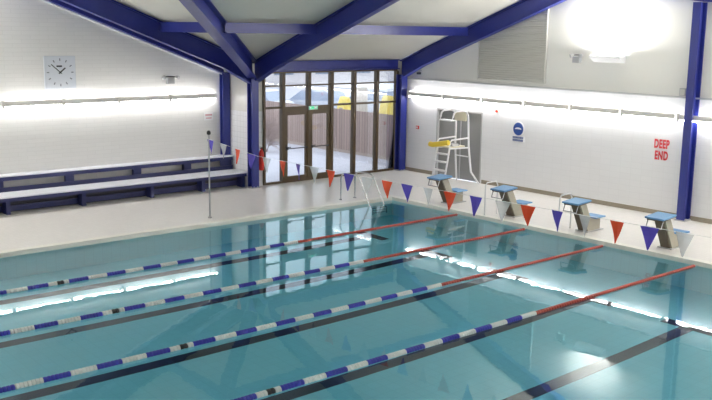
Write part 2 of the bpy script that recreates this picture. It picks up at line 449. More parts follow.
bo = [(XC-.3, 3.08)] + [(XC-d, 3.295+K*(d-1.0)+.05) for d in (.6, 2.0, 4.0, 7.6)]
tp = [(XC-d, 3.44+K*d) for d in (.3, .6, 2.0, 4.0, 7.6)]
haunched('roof_beam', 'blue rafter set flat against the bench wall above the clock', bo, tp, 'xz', WL-.11)
# white strip standing for the light along the wall rafter's lower edge
q = B()
for a, b_ in zip(bo[:-1], bo[1:]): q.prism([(a[0], a[1]-.035), (b_[0], b_[1]-.035), (b_[0], b_[1]-.003), (a[0], a[1]-.003)], 'xz', WL-.06, WL)
struct(q.build('trim_9', 'white'))
# valley rafter
r = thing('roof_beam', 'blue diagonal valley rafter meeting the middle column from upper left', 'roof beam', (XC, YC, 3.1), 'blue steel roof beams')
def valley(d): return Vector((XC-d, YC-d, 0))
pn = Vector((1, -1, 0)).normalized()
def vprism(lo, hi, off0, off1, nm):
    q = B(); ds = (.15, 1.0, 3.0, 7.0); vr = []
    for d in ds:
        p = valley(d)
        vr.append([q.bm.verts.new(p+pn*o+Vector((0, 0, z(d)))) for z, o in ((lo, off0), (lo, off1), (hi, off1), (hi, off0))])
    for i in range(len(ds)-1):
        for k in range(4): q.bm.faces.new((vr[i][k], vr[i][(k+1) % 4], vr[i+1][(k+1) % 4], vr[i+1][k]))
    q.bm.faces.new(vr[0]); q.bm.faces.new(vr[-1][::-1]); q.build(nm, 'blue', r)
zt = lambda d: 3.43+K*d; zb = lambda d: (2.95+.40*min(d, 1)) + K*max(0, d-1)
vprism(zb, zt, -.012, .012, 'web'); vprism(zb, lambda d: zb(d)+.03, -.13, .13, 'lower_flange'); vprism(lambda d: zt(d)-.03, zt, -.13, .13, 'upper_flange')

def purlin(label, axis, a0, a1, c, z1, h=.24, w=.12):
    o = B()
    def bxx(z0_, z1_, ww):
        if axis == 'x': o.box(a0, a1, c-ww/2, c+ww/2, z0_, z1_)
        else: o.box(c-ww/2, c+ww/2, a0, a1, z0_, z1_)
    bxx(z1-.025, z1, w); bxx(z1-h, z1-h+.025, w); bxx(z1-h+.025, z1-.025, .02)
    m_ = o.build('roof_purlin', 'blue'); tag(m_, label, 'roof beam', 'blue steel purlins'); return m_
d = 2.85
purlin('blue horizontal purlin between the middle rafter and the deep end wall', 'x', XC+.14, WR-.27, YC-d, 3.46+K*d-.06)
purlin('blue horizontal purlin between the diagonal valley rafter and the middle rafter', 'x', XC-d+.12, XC-.1, YC-d, 3.46+K*d-.06)
purlin('short blue purlin at upper left from valley rafter back to the bench alcove', 'y', YC-d+.12, YC-.1, XC-d, 3.46+K*d-.06)
d = 6.2
purlin('high blue purlin near the ridge of the roof', 'x', XC+.14, WR-.27, YC-d, 3.46+K*d-.06)
r = thing('roof_beam', 'blue eaves beam running across the top of the glazed screen', 'roof beam', (.8, GY-.02, 3.17), 'blue steel roof beams')
q = B(); q.box(XC+.14, WR-.27, YC-.08, YC+.10, 3.165, 3.195); q.box(XC+.14, WR-.27, YC-.08, YC+.10, 3.43, 3.459); q.build('flanges', 'blue', r)
q = B(); q.box(XC+.14, WR-.27, YC-.0, YC+.04, 3.195, 3.43); q.build('web', 'blue', r)

# ------------------------------------------------------------------ wall strip lights
def strip_light():
    """unit of 1.5 m, along local +x, wall at local y=0, room toward -y ; origin at wall, height of the bar"""
    r = thing('strip_light', 'x', 'wall light', (0, 0, 0), 'strip lights on the walls')
    q = B(); q.box(.042, 1.435, -.18, -.14, -.04, .08); q.build('trunking', 'trunk', r)
    q = B(); q.tube([(.05, -.105, -.055), (1.42, -.105, -.055)], .024, 10); q.build('lamp_tube', 'tube', r, True)
    q = B(); q.box(-.036, .036, -.19, .002, -.095, .10); q.build('bracket', 'trunk', r)
    return r
sl = strip_light(); 
first = True
def place(x, y, z, rz, label):
    global first
    if first: o = sl; first = False; o['label'] = label; o.location = (x, y, z)
    else: o = dup(sl, (x, y, z), label)
    o.rotation_euler = (0, 0, rz); return o
nm = ['nearest the corner column', 'over the left half of the grey door', 'over the right half of the grey door', 'above the round blue sign', 'right of the round blue sign', 'just left of the tall column', 'right of the tall column', 'next but one right of the tall column']
for i in range(14):
    y = 3.05 - i*1.52
    lab = 'white strip light on deep end wall, ' + (nm[i] if i < len(nm) else 'number %s beyond the tall column toward the gallery' % ['two', 'three', 'four', 'five', 'six', 'seven'][i-8])
    place(WR, y, 2.41, -math.pi/2, lab)
nl = ['at the right end by the column', 'under the twin spot lamp', 'between the clock and the twin spot lamp', 'under the clock', 'left of the clock at the picture edge']
for i in range(12):
    x = -4.06 - i*1.48
    lab = 'white strip light on bench wall, ' + (nl[i] if i < len(nl) else 'number %s left of the clock' % ['two', 'three', 'four', 'five', 'six', 'seven', 'eight'][i-5])
    place(x, WL, 2.47, 0, lab)

# ------------------------------------------------------------------ uplighters
def uplight(x, y, z, rz, label):
    r = thing('wall_uplighter', label, 'wall light', (x, y, z), 'wall uplighters')
    r.rotation_euler = (0, 0, rz)
    # local: wall at y=0, room toward -y
    q = B(); q.prism([(0, -.10), (-.10, -.10), (-.32, .04), (-.32, .07), (0, .07)], 'yz', -.46, .40); h_ = q.build('housing', 'white'); h_.parent = r
    q = B(); q.box(-.43, .37, -.30, -.04, .0705, .076); h_ = q.build('lens', 'uplens'); h_.parent = r
    L = bpy.data.lights.new('uplighter_lamp', 'AREA'); L.shape = 'RECTANGLE'; L.size = .7; L.size_y = .18; L.energy = UPW; L.color = (1, .985, .96)
    lo = bpy.data.objects.new('uplighter_lamp', L); COL.objects.link(lo); lo.parent = r; lo.location = (0, -.24, .10); lo.rotation_euler = (math.pi + UPT, 0, 0)
UPW = 95; UPT = .35
uplight(WR, -4.05, 3.72, -math.pi/2, 'white uplighter glowing high on the deep end wall left of the tall column')
uplight(WR, -9.6, 3.72, -math.pi/2, 'added unseen uplighter on the deep end wall beyond the tall column')  # added out of view, with the next one, to light the hall
uplight(WR, -15.2, 3.72, -math.pi/2, 'added unseen uplighter on the deep end wall by the gallery')
uplight(-10.6, WL, 3.72, 0, 'white uplighter on the bench wall left of the clock')
uplight(-16.4, WL, 3.72, 0, 'added unseen uplighter on the bench wall near the shallow end')  # unseen lamp added for general light toward the shallow end
uplight(-4.0, YN, 3.72, math.pi, 'added unseen uplighter on the gallery wall toward the deep end')  # this and the next are added behind the view to light the room
uplight(-12.0, YN, 3.72, math.pi, 'added unseen uplighter on the gallery wall behind the viewer')
uplight(XF, -4.0, 3.72, math.pi/2, 'added unseen uplighter on the shallow end wall near the benches')  # last pair, also unseen and added to brighten the hall
uplight(XF, -12.0, 3.72, math.pi/2, 'added unseen uplighter on the shallow end wall near the gallery')

# ------------------------------------------------------------------ louvre
lv = thing('louvre_grille', 'grey slatted louvre panel high on the deep end wall under the rafter', 'vent', (WR, -.85, 3.0))
y0, y1, zl = -2.05, .35, 2.99
def ltop(y): return A(y)-.30
q = B(); q.prism([(y0, zl), (y1, zl), (y1, ltop(y1)), (y0, ltop(y0))], 'yz', WR-.02, WR+.001); q.build('backing', 'lgrey', lv)
q = B(); z = zl+.03
while z < ltop(y0)-.03:
    ye = y1-.03 if z < ltop(y1)-.03 else YC-(z+.33-3.46)/K
    q.prism([(WR-.02, z+.035), (WR-.055, z), (WR-.055, z-.008), (WR-.02, z+.02)], 'xz', y0+.03, ye); z += .062
q.build('slats', 'lgrey', lv)
q = B(); q.box(WR-.06, WR-.005, y0, y0+.03, zl, ltop(y0)); q.box(WR-.06, WR-.005, y1-.03, y1, zl, ltop(y1)); q.box(WR-.06, WR-.005, y0+.03, y1-.03, zl, zl+.03); q.build('frame', 'lgrey', lv)

# ------------------------------------------------------------------ small wall things
def twin_spot(x, y, z, rz, label, spread):
    r = thing('twin_spot_lamp', label, 'lamp', (x, y, z), 'twin emergency spot lamps'); r.rotation_euler = (0, 0, rz)
    def add(q, n, m, par=r): o = q.build(n, m); o.parent = par; return o
    q = B(); q.box(-.11, .11, -.12, -.002, -.10, .06, bev=.015); add(q, 'lamp_box', 'grey')
    q = B(); q.tube([(-spread, -.07, .08), (-.06, -.06, .10), (.06, -.06, .10), (spread, -.07, .08)], .012, 8); add(q, 'arm', 'dark')
    for sg in (-1, 1):
        q = B(); q.lathe([(.02, -.06), (.035, -.05), (.05, .03), (.052, .045), (.04, .05)], (0, 0, 0), 'y', 12)
        o = q.build('lamp_head', 'grey', None, True); o.parent = r; o.location = (sg*spread, -.10, .08); o.rotation_euler = (math.radians(-20), 0, math.pi - sg*.5)
        o.rotation_euler = (math.radians(200), 0, sg*.5)
twin_spot(-4.0, WL, 2.94, 0, 'twin spot lamp on the bench wall between clock and column', .2)
twin_spot(WR, -3.05, 3.68, -math.pi/2, 'twin spot lamp high on the deep end wall beside the glowing uplighter', .14)

ck = thing('wall_clock', 'square white wall clock with dark hands high on the bench wall', 'clock', (-7.02, WL, 3.2))
q = B(); q.box(-7.42, -6.62, WL-.04, WL+.001, 2.80, 3.60, bev=.012); q.build('clock_case', 'clock', ck)
for k in range(12):
    q = B(); t = 2*math.pi*k/12; cx_, cz_ = -7.02+.31*math.sin(t), 3.2+.31*math.cos(t)
    R = Matrix.Rotation(t, 3, 'Y')
    q.box(cx_-.012, cx_+.012, WL-.044, WL-.0395, cz_-.03, cz_+.03, R, (cx_, WL, cz_)); q.build('hour_mark', 'tick', ck)
for nmh, ang, ln, wd in (('hour_hand', math.radians(50), .17, .016), ('minute_hand', math.radians(-49), .30, .011)):
    q = B(); R = Matrix.Rotation(ang, 3, 'Y'); q.box(-7.02-wd, -7.02+wd, WL-.052, WL-.046, 3.2-.05, 3.2+ln, R, (-7.02, WL, 3.2)); q.build(nmh, 'black', ck)
q = B(); q.lathe([(.02, WL-.056), (.025, WL-.045)], (-7.02, 0, 3.2), 'y', 12); q.build('pivot', 'black', ck)
q = B(); q.box(-7.11, -6.97, WL-.0435, WL-.0395, 3.33, 3.37, ); q.build('logo_mark', 'black', ck)
q = B(); q.tube([(-7.02, WL-.012, 2.80), (-7.02, WL-.012, 2.55)], .01, 6); q.build('cable_conduit', 'white', ck)

sg = thing('round_blue_sign', 'round blue pictogram sign with small lettered panel on the deep end wall', 'sign', (WR, -1.2, 1.7))
q = B(); q.lathe([(.2, WR-.012), (.205, WR+.001)], (0, -1.2, 1.70), 'x', 32); q.build('sign_border', 'white', sg)
q = B(); q.lathe([(.175, WR-.016), (.178, WR-.0115)], (0, -1.2, 1.70), 'x', 32); q.build('blue_disc', 'signblue', sg)
q = B(); pts = [(-1.2-.11*math.cos(t), 1.70+.045*math.sin(t)) for t in [math.pi*k/8 for k in range(9)]] + [(-1.2+.11*math.cos(t), 1.70+.008*math.sin(t)-.012) for t in [math.pi*k/8 for k in range(9)]]
q.prism(pts, 'yz', WR-.019, WR-.0155); q.build('white_symbol', 'white', sg)
q = B(); q.box(WR-.012, WR+.001, -1.42, -1.0, 1.34, 1.50); q.build('text_panel', 'white', sg)
q = B()
random.seed(3)
for row in range(2):
    yy = -1.02
    while yy > -1.39:
        wl_ = random.uniform(.02, .035); q.box(WR-.015, WR-.0115, yy-wl_, yy, 1.435-row*.075, 1.49-row*.075); yy -= wl_+.012
q.build('lettering', 'signblue', sg)

def text_mesh(txt, height, xscale, mat, loc, rot, parent):
    cu = bpy.data.curves.new('t', 'FONT'); cu.body = txt; cu.size = height/.70; cu.extrude = .003; cu.offset = .012; cu.align_x = 'CENTER'; cu.align_y = 'CENTER'; cu.space_character = 1.12
    o = bpy.data.objects.new('t', cu); COL.objects.link(o); dg = bpy.context.evaluated_depsgraph_get()
    me = bpy.data.meshes.new_from_object(o.evaluated_get(dg)); bpy.data.objects.remove(o)
    me.materials.clear(); me.materials.append(M[mat]); me.transform(Matrix.Diagonal((xscale, 1, 1, 1)))
    n = bpy.data.objects.new('word', me); COL.objects.link(n); n.parent = parent; n.location = Vector(loc)-Vector(parent.location); n.rotation_euler = rot
    return n
RX = Matrix(((0, 0, -1), (-1, 0, 0), (0, 1, 0))).to_euler()
de = thing('deep_end_lettering', 'red DEEP END lettering on the white tiled wall beside the tall column', 'sign', (WR, -5.61, 1.6))
text_mesh('DEEP', .20, .58, 'redtxt', (WR-.004, -5.60, 1.72), RX, de)
text_mesh('END', .20, .58, 'redtxt', (WR-.004, -5.61, 1.44), RX, de)

sp = thing('alarm_bell', 'small orange alarm sounder on the deep end wall right of the door', 'alarm', (WR, -.42, 2.14))
q = B(); q.lathe([(.05, WR-.03), (.055, WR+.001)], (0, -.42, 2.14), 'x', 14); q.build('back_plate', 'cream', sp); q = B(); q.lathe([(.015, WR-.08), (.04, WR-.06), (.045, WR-.03)], (0, -.42, 2.14), 'x', 14); q.build('sounder', 'red', sp, True)
cp = thing('call_point', 'small red call point on the wall between corner column and door', 'alarm', (WR, 2.75, 1.4))
q = B(); q.box(WR-.04, WR+.001, 2.70, 2.80, 1.35, 1.45, bev=.006); q.build('case', 'red', cp); q = B(); q.box(WR-.044, WR-.0395, 2.72, 2.78, 1.37, 1.43); q.build('window', 'white', cp)
spk = thing('grey_wall_box', 'small grey box on the wall just left of the tall column, above strip light', 'box', (WR, -6.1, 3.0))
q = B(); q.box(WR-.14, WR+.001, -6.19, -6.03, 2.92, 3.10, bev=.012); q.build('case', 'grey', spk); q = B(); q.box(WR-.145, WR-.139, -6.17, -6.05, 2.94, 3.08); q.build('grille', 'lgrey', spk)
cam_ = thing('small_camera', 'tiny dark camera under the rafter beside the corner column', 'camera', (WR, 2.63, 3.12))
q = B(); q.tube([(WR+.001, 2.66, 3.15), (WR-.10, 2.66, 3.15), (WR-.10, 2.66, 3.09)], .012, 8); q.build('bracket', 'grey', cam_); q = B(); q.box(WR-.17, WR-.05, 2.62, 2.70, 3.03, 3.10, bev=.01); q.build('camera_body', 'black', cam_)
# junction sign on bench wall
js = thing('small_notice', 'small pale notice with pink writing on the bench wall by the column', 'sign', (-2.78, WL, 1.95))
q = B(); q.box(-2.93, -2.65, WL-.01, WL+.001, 1.80, 2.02); q.build('notice_board', 'white', js)
q = B(); q.box(-2.90, -2.68, WL-.013, WL-.0098, 1.93, 1.975); q.box(-2.88, -2.70, WL-.013, WL-.0098, 1.85, 1.88); q.build('marks', pbr('pale_red_ink', (.65, .35, .38), .6), js)

# extinguisher
fe = thing('fire_extinguisher', 'red fire extinguisher hung right of the middle blue column', 'fire extinguisher', (-1.83, GY-.08, .45))
q = B(); q.lathe([(.055, .45), (.07, .47), (.07, .93), (.045, 1.0), (.022, 1.02), (.022, 1.05)], (-1.80, GY-.08, 0), 'z', 20); q.build('cylinder', 'red', fe, True)
q = B(); q.box(-1.83, -1.77, GY-.1, GY-.06, 1.05, 1.075); q.box(-1.86, -1.76, GY-.09, GY-.07, 1.085, 1.10, Matrix.Rotation(.2, 3, 'Y'), (-1.8, GY, 1.09)); q.build('handle', 'black', fe)
q = B(); q.tube([(-1.80, GY-.10, 1.04), (-1.74, GY-.14, 1.0), (-1.725, GY-.13, .8), (-1.73, GY-.12, .6)], .011, 8); q.build('hose', 'black', fe, True)
q = B(); q.box(-1.84, -1.76, GY-.02, GY-.001, .8, .9); q.build('wall_bracket', 'dark', fe)

# ------------------------------------------------------------------ benches
XB0, XB1 = -12.4, -2.22
lo = thing('lower_bench', 'long low white bench with navy frame along the alcove', 'bench', ((XB0+XB1)/2, 3.8, 0))
q = B(); q.box(XB0, XB1, 3.50, 4.16, .395, .435, bev=.008); q.build('seat', 'seat', lo)
q = B(); q.box(XB0, XB1, 3.53, 3.57, .31, .394); q.build('front_rail', 'bench', lo)
q = B(); q.box(XB0, XB1, 4.08, 4.12, .30, .394); q.build('rear_rail', 'bench', lo)
q = B(); q.box(XB0, XB1, 3.84, 3.87, .03, .16); q.build('foot_rail', 'bench', lo)
q = B(); q.box(XB0, XB1, 3.88, 3.91, .0, .394); q.build('recess_shade_board', 'dark', lo)  # dark board put in to give the shade of the recess under the seat
for x in (-12.3, -10.65, -8.80, -6.95, -5.10, -3.57, -2.3):
    q = B(); q.box(x-.05, x+.05, 3.58, 3.83, .0, .394); q.build('support', 'bench', lo)
up = thing('upper_bench', 'narrow white bench on navy posts against the wall above the lower bench', 'bench', ((XB0+XB1)/2, 4.35, 0))
q = B(); q.box(XB0, XB1, 4.20, WL-.02, .78, .815, bev=.008); q.build('seat', 'seat', up)
q = B(); q.box(XB0, XB1, 4.22, 4.26, .685, .779); q.build('front_rail', 'bench', up)
q = B(); q.box(XB0, XB1, 4.22, 4.26, .40, .53); q.build('lower_rail', 'bench', up)
for x in (-12.2, -10.5, -8.75, -7.0, -5.15, -3.65, -2.42):
    w_ = .11 if x < -3 else .18
    q = B(); q.box(x-w_, x+w_, 4.261, 4.30, .0, .779); q.box(x-.03, x+.03, 4.30, WL-.02, .0, .779); q.build('post', 'bench', up)

# ------------------------------------------------------------------ starting blocks
def start_block(y, num, label):
    r = thing('starting_block', label, 'starting block', (.5, y, 0), 'starting blocks at the deep end')
    R = Matrix.Rotation(math.radians(-5), 3, 'Y'); pv = (.14, y, .70)
    q = B(); q.box(-.11, .38, y-.215, y+.215, .685, .725, R, pv, bev=.01); q.build('platform', 'block_blue', r)
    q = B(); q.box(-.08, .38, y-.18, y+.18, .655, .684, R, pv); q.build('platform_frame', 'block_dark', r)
    q = B(); q.prism([(.10, .655), (.30, .67), (.66, .02), (.44, .02)], 'xz', y-.13, y+.13); q.build('pedestal', 'block_body', r)
    q = B(); q.prism([(.06, .652), (.098, .654), (.438, .02), (.395, .02)], 'xz', y-.10, y+.10); q.build('shaded_front', 'block_dark', r)  # dark colour here stands for the shade on the pedestal's front face
    q = B(); q.box(.37, .98, y-.16, y+.16, 0, .02); q.build('base_plate', 'grey', r)
    q = B(); q.prism([(.52, .29), (.90, .29), (.90, .02), (.668, .02)], 'xz', y-.115, y+.115); q.build('step_support', 'block_body', r)
    q = B(); q.box(.60, .98, y-.20, y+.20, .29, .32, bev=.006); q.build('rear_step', 'block_blue', r)
    q = B(); q.tube([(-.04, y-.17, .66), (-.10, y-.17, .50), (-.10, y+.17, .50), (-.04, y+.17, .66)], .013, 8); lbl(q.build('backstroke_grip', 'steel', r, True), 'steel hand grip below the platform')
    return r
bl = [(-1.50, 'starting block nearest the pool corner, in front of the lifeguard chair'), (-3.60, 'starting block second from the corner, below the round blue sign'),
      (-5.66, 'starting block with white tubular rails beside it, second from the right'), (-7.70, 'rightmost starting block in the picture, nearest the tall column')]
for i, (y, l) in enumerate(bl):
    sb_ = start_block(y, i, l); sb_.location.x += .09
def grab(x, y, label):
    q = B(); q.tube([(x, y, .0), (x, y, .72), (x+.06, y, .80), (x+.38, y, .80), (x+.44, y, .72), (x+.44, y, .0)], .016, 10)
    r = q.build('grab_rail', 'white', None, True); tag(r, label, 'rail')
grab(.10, -5.30, 'white tubular grab rail beside the second block from the right')
grab(.05, -3.18, 'thin white tubular grab rail beside the block below the blue sign')

# ------------------------------------------------------------------ lane ropes
SEG = .357
def section(name, mat, x0, x1, y, parent, n=7, r=.046):
    q = B(); L = (x1-x0)/n
    for k in range(n):
        a = x0+k*L
        q.lathe([(.022, a), (r*.92, a+L*.12), (r, a+L*.3), (r, a+L*.68), (r*.92, a+L*.85), (.022, a+L*.97)], (0, y, WZ+.008), 'x', 14)
    return q.build(name, mat, parent, False)
rl = ['farthest from the viewer near the benches', 'second from the bench side', 'third from the bench side, through the picture middle', 'nearest the viewer at the bottom of the picture']
for i in range(4):
    y = -2.453 - 2.08*i
    r = thing('lane_rope', 'blue white rope with red end, ' + rl[i], 'lane rope', (-10.15, y, WZ), 'lane ropes across the pool')
    q = B(); q.tube([(PX0, y, WZ+.008), (-14, y, WZ+.008), (-8, y, WZ+.008), (.0, y, WZ+.008)], .008, 8); q.build('cable', 'steel_dull', r)
    lbl(section('float_section', 'rope_red', -5.0, -.12, y, r, 72, .036), 'red float section')
    x = -5.0
    for k in range(14):
        m_ = 'rope_white' if k % 2 == 0 else 'rope_blue'
        lbl(section('float_section', m_, x-SEG, x, y, r), m_[5:]+' float section'); x -= SEG
    for m_, a, b_ in (('rope_white', x-.09, x), ('black', x-.21, x-.09), ('rope_white', x-.37, x-.21)):
        lbl(section('float_section', m_, a, b_, y, r, 2 if m_ == 'black' else (2 if b_ == x else 3)), ('black' if m_ == 'black' else 'white') + ' float section')
    x -= .37
    for k in range(12):
        m_ = 'rope_blue' if k % 2 == 0 else 'rope_white'
        lbl(section('float_section', m_, x-SEG, x, y, r), m_[5:]+' float section'); x -= SEG
    x2 = -15.3
    while x > -20:
        m_ = 'rope_blue' if x > x2 and int(round(x/SEG)) % 2 == 0 else ('rope_white' if x > x2 else 'rope_red')
        section('float_section', m_, x-SEG, x, y, r); x -= SEG

# ------------------------------------------------------------------ backstroke flags and pole
fx = -5.3
def flag_pole(y, label):
    pr = thing('flag_pole', label, 'pole', (fx, y, 0), 'flag line poles')
    q = B(); q.tube([(fx, y, .0), (fx, y, 2.02)], .018, 12); q.build('shaft', 'steel_dull', pr)
    q = B(); q.lathe([(.05, .0), (.05, .01), (.03, .03), (.03, .05)], (fx, y, 0), 'z', 16); q.build('base_socket', 'steel', pr)
    q = B(); q.lathe([(.02, 1.93), (.045, 1.95), (.045, 2.0), (.02, 2.03)], (fx, y, 0), 'z', 14); q.build('top_clamp', 'black', pr)
flag_pole(.49, 'thin steel flag pole standing on the bench side pool edge')
flag_pole(-13.75, 'thin steel flag pole on the gallery side of the pool')
def fz(y):
    t = (.47 - y)/13.4
    return 1.83 - .17*min(1, t*7) + (.10*max(0, (t-.42)/.58)) if t > 0 else 1.83
pl = thing('pennant_line', 'string of red, blue and white pennants hanging across the pool', 'pennant line', (fx, -6, 1.66))
q = B(); q.tube([(fx, .49-.02-14.2*i/60, fz(.47-14.2*i/60)) for i in range(61)], .004, 6); q.build('string', 'rope_white', pl)
ysf = [.42, -.12, -.69, -1.22, -1.78, -2.34, -2.86, -3.39, -3.907, -4.442, -4.953, -5.495, -6.011, -6.53, -7.045, -7.622, -8.188, -8.684, -9.229, -9.72, -10.261, -10.78, -11.298, -11.83, -12.4]
cols = ['blue', 'white', 'red']
for i, y in enumerate(ysf):
    cl = cols[i % 3]; z = fz(y); w_, h_ = .125, .32
    q = B(); tw = random.uniform(-.25, .25)
    rows = 5; grid = []
    for a in range(rows+1):
        t = a/rows; hw = w_*(1-t) + .004
        sw = .03*math.sin(t*2.5+i)*t
        row = []
        for c_ in (-1, 0, 1):
            row.append(Vector((fx+.012*math.sin(c_*2+i)+sw, y+c_*hw, z-h_*t)))
        grid.append(row)
    R = Matrix.Rotation(tw, 3, 'Z'); P0 = Vector((fx, y, z))
    for side in (-.0015, .0015):
        vs = [[q.bm.verts.new(R @ (p-P0) + P0 + Vector((side, 0, 0))) for p in row] for row in grid]
        for a in range(rows):
            for c_ in range(2): q.bm.faces.new((vs[a][c_], vs[a][c_+1], vs[a+1][c_+1], vs[a+1][c_]))
    lbl(q.build('pennant', 'flag_'+cl, pl), cl+' pennant')

# ------------------------------------------------------------------ pool ladder
ld = thing('pool_ladder', 'steel handrail ladder at the bench side pool edge near the corner', 'ladder', (-1.15, .2, 0))
for x in (-1.38, -.90):
    q = B(); q.tube([(x, .47, 0), (x, .47, .58), (x+.02, .44, .66), (x+.05, .37, .69), (x+.15, .12, .69), (x+.18, .04, .66), (x+.20, -.02, .60), (x+.31, -.26, .02), (x+.36, -.38, -.35), (x+.36, -.38, -1.1)], .019, 10)
    q.build('handrail', 'steel', ld, True)
    q = B(); q.lathe([(.045, 0), (.045, .012), (.02, .03)], (x, .47, 0), 'z', 14); q.build('flange', 'steel', ld)
for z in (-.35, -.62, -.9):
    q = B(); q.box(-1.00, -.56, -.43, -.34, z-.012, z+.012); q.build('tread', 'steel', ld)

# ------------------------------------------------------------------ lifeguard chair
lc = thing('lifeguard_chair', 'tall white tubular lifeguard chair with ladder in front of the grey door', 'lifeguard chair', (2.8, .85, 0))
cy = .47; hw = .24
for sgn in (-1, 1):
    y = cy+sgn*hw
    q = B(); q.tube([(2.18, y, .0), (2.30, y, .6), (2.40, y, 1.14)], .026, 10); q.build('ladder_stile', 'white', lc, True)
    yo = cy+sgn*(hw+.05)
    q = B(); q.tube([(3.46, cy+sgn*(hw+.20), .0), (3.26, yo, .36), (3.16, yo-sgn*.03, 1.1), (3.14, y, 1.7), (3.11, y, 1.98), (3.04, y, 2.09), (2.9, y, 2.13)], .028, 10); q.build('rear_leg', 'white', lc, True)
    q = B(); q.tube([(2.9, y, 2.13), (2.62, y, 2.12), (2.53, y, 2.07), (2.49, y, 1.95)], .026, 10); q.build('canopy_arm', 'white', lc, True)
    q = B(); q.tube([(2.38, y, 1.12), (2.40, y, 1.26), (2.48, y, 1.32), (3.12, y, 1.34)], .024, 10); q.build('armrest', 'white', lc, True)
    q = B(); q.tube([(2.39, y, 1.08), (3.15, y, 1.06)], .022, 8); q.build('seat_rail', 'white', lc, True)
for z in (.22, .46, .70, .92):
    x = 2.18 + .22*z/1.14
    q = B(); q.box(x-.07, x+.07, cy-hw+.02, cy+hw-.02, z-.02, z+.02, bev=.006); q.build('rung', 'white', lc)
q = B(); q.box(2.45, 3.06, cy-.22, cy+.22, 1.085, 1.13, bev=.015); q.build('seat', 'cream', lc)
q = B(); q.box(3.04, 3.09, cy-.22, cy+.22, 1.82, 2.08, bev=.015); q.build('backrest', 'cream', lc)
q = B(); q.tube([(3.16, cy-hw, .8), (3.16, cy+hw, .8)], .018, 8); q.build('cross_bar', 'white', lc)
q = B(); q.tube([(2.9, cy-hw, 2.13), (2.9, cy+hw, 2.13)], .02, 8); q.build('top_bar', 'white', lc)
q = B(); q.box(2.42, 2.62, cy-.23, cy+.23, 1.85, 1.885, bev=.008); q.build('front_shelf', 'white', lc)
q = B(); q.tube([(2.49, cy-hw, 1.96), (2.47, cy-hw+.02, 1.87)], .014, 6); q.build('shelf_hanger', 'white', lc)
q = B(); q.tube([(2.49, cy+hw, 1.96), (2.47, cy+hw-.02, 1.87)], .014, 6); q.build('shelf_hanger', 'white', lc)
q = B()
q.tube([(2.28, cy-.30, 1.27), (2.27, cy-.20, 1.25), (2.25, cy+.05, 1.20), (2.25, cy+.30, 1.16), (2.26, cy+.40, 1.17)], .075, 12)
yb = q.build('rescue_tube', 'yellow', None, True); tag(yb, 'yellow rescue tube lying across the front of the lifeguard chair', 'rescue tube')
tb = thing('folded_towel', 'pale folded towel on the lifeguard chair seat', 'towel', (2.7, cy, 1.13))
q = B(); q.box(2.55, 2.85, cy-.20, cy+.05, 1.131, 1.17, bev=.012); q.box(2.57, 2.83, cy-.18, cy+.03, 1.17, 1.20, bev=.012); t_ = q.build('towel_folds', 'flag_white', tb)

# ------------------------------------------------------------------ outside
q = B(); q.box(-14, 30, WL+.22, 46, -.12, -.04); q.box(-2.05, 30, GY+.13, WL+.22, -.12, -.04); struct(q.build('ground', 'paving'))
fc = thing('board_fence', 'long pinkish brown vertical board fence outside the glazed screen', 'fence', (4.9, 9, -.04))
fxx = lambda y: 4.95 - .0*(y-4)
q = B(); q.box(4.93, 4.97, 4.4, 17.5, .02, 1.52); q.build('fence_boards', 'fence', fc)
q = B(); q.box(4.97, 5.03, 4.4, 17.5, .35, .43); q.box(4.97, 5.03, 4.4, 17.5, 1.2, 1.28); q.build('fence_rail', 'fence_post', fc)
q = B(); q.box(4.90, 4.98, 4.4, 17.5, -.04, .06); q.build('gravel_board', 'fence_post', fc)
for k in range(8):
    y = 4.5+k*1.83; q = B(); q.box(4.98, 5.07, y-.045, y+.045, -.04, 1.56); q.build('fence_post', 'fence_post', fc)
f2 = thing('board_fence', 'far board fence closing the yard behind the bush', 'fence', (-1, 17.5, -.04))
m_f2 = tiled('fence_boards_far', (.46, .36, .34), (.2, .15, .14), .14, 8.0, (0, 2), .8, .008, 0, .4, .2)
q = B(); q.box(-8, 4.92, 17.5, 17.54, -.04, 1.62); q.build('fence_boards', m_f2, f2)
for k in range(7):
    x = -7.5+k*1.9; q = B(); q.box(x-.045, x+.045, 17.545, 17.63, -.04, 1.66); q.build('fence_post', 'fence_post', f2)
# bush
random.seed(11)
bs = thing('bare_bush', 'twiggy bare pinkish bush outside the left bay of the glazed screen', 'bush', (2.4, 9.0, -.04))
bxc, byc = 2.75, 9.6
for k in range(5):
    a = random.uniform(0, 6.28); q = B(); q.tube([(bxc, byc, -.05), (bxc+.15*math.cos(a), byc+.15*math.sin(a), .4), (bxc+.3*math.cos(a), byc+.3*math.sin(a), .9)], .02, 6, .008); q.build('stem', 'twig', bs)
q = B()
for k in range(320):
    a = random.uniform(0, 6.28); e = random.uniform(-.4, 1.3); L = random.uniform(.25, .75)
    p = Vector((bxc, byc, .55)) + Vector((math.cos(a)*math.cos(e)*random.uniform(.05, .35), math.sin(a)*math.cos(e)*random.uniform(.05, .35), random.uniform(-.4, .4)))
    d_ = Vector((math.cos(a)*math.cos(e), math.sin(a)*math.cos(e), math.sin(e)))
    q.tube([p, p+d_*L*.5+Vector((0, 0, .03)), p+d_*L], .008, 4, .003)
tw = q.build('twigs', 'twig', bs); tw['kind'] = 'stuff'

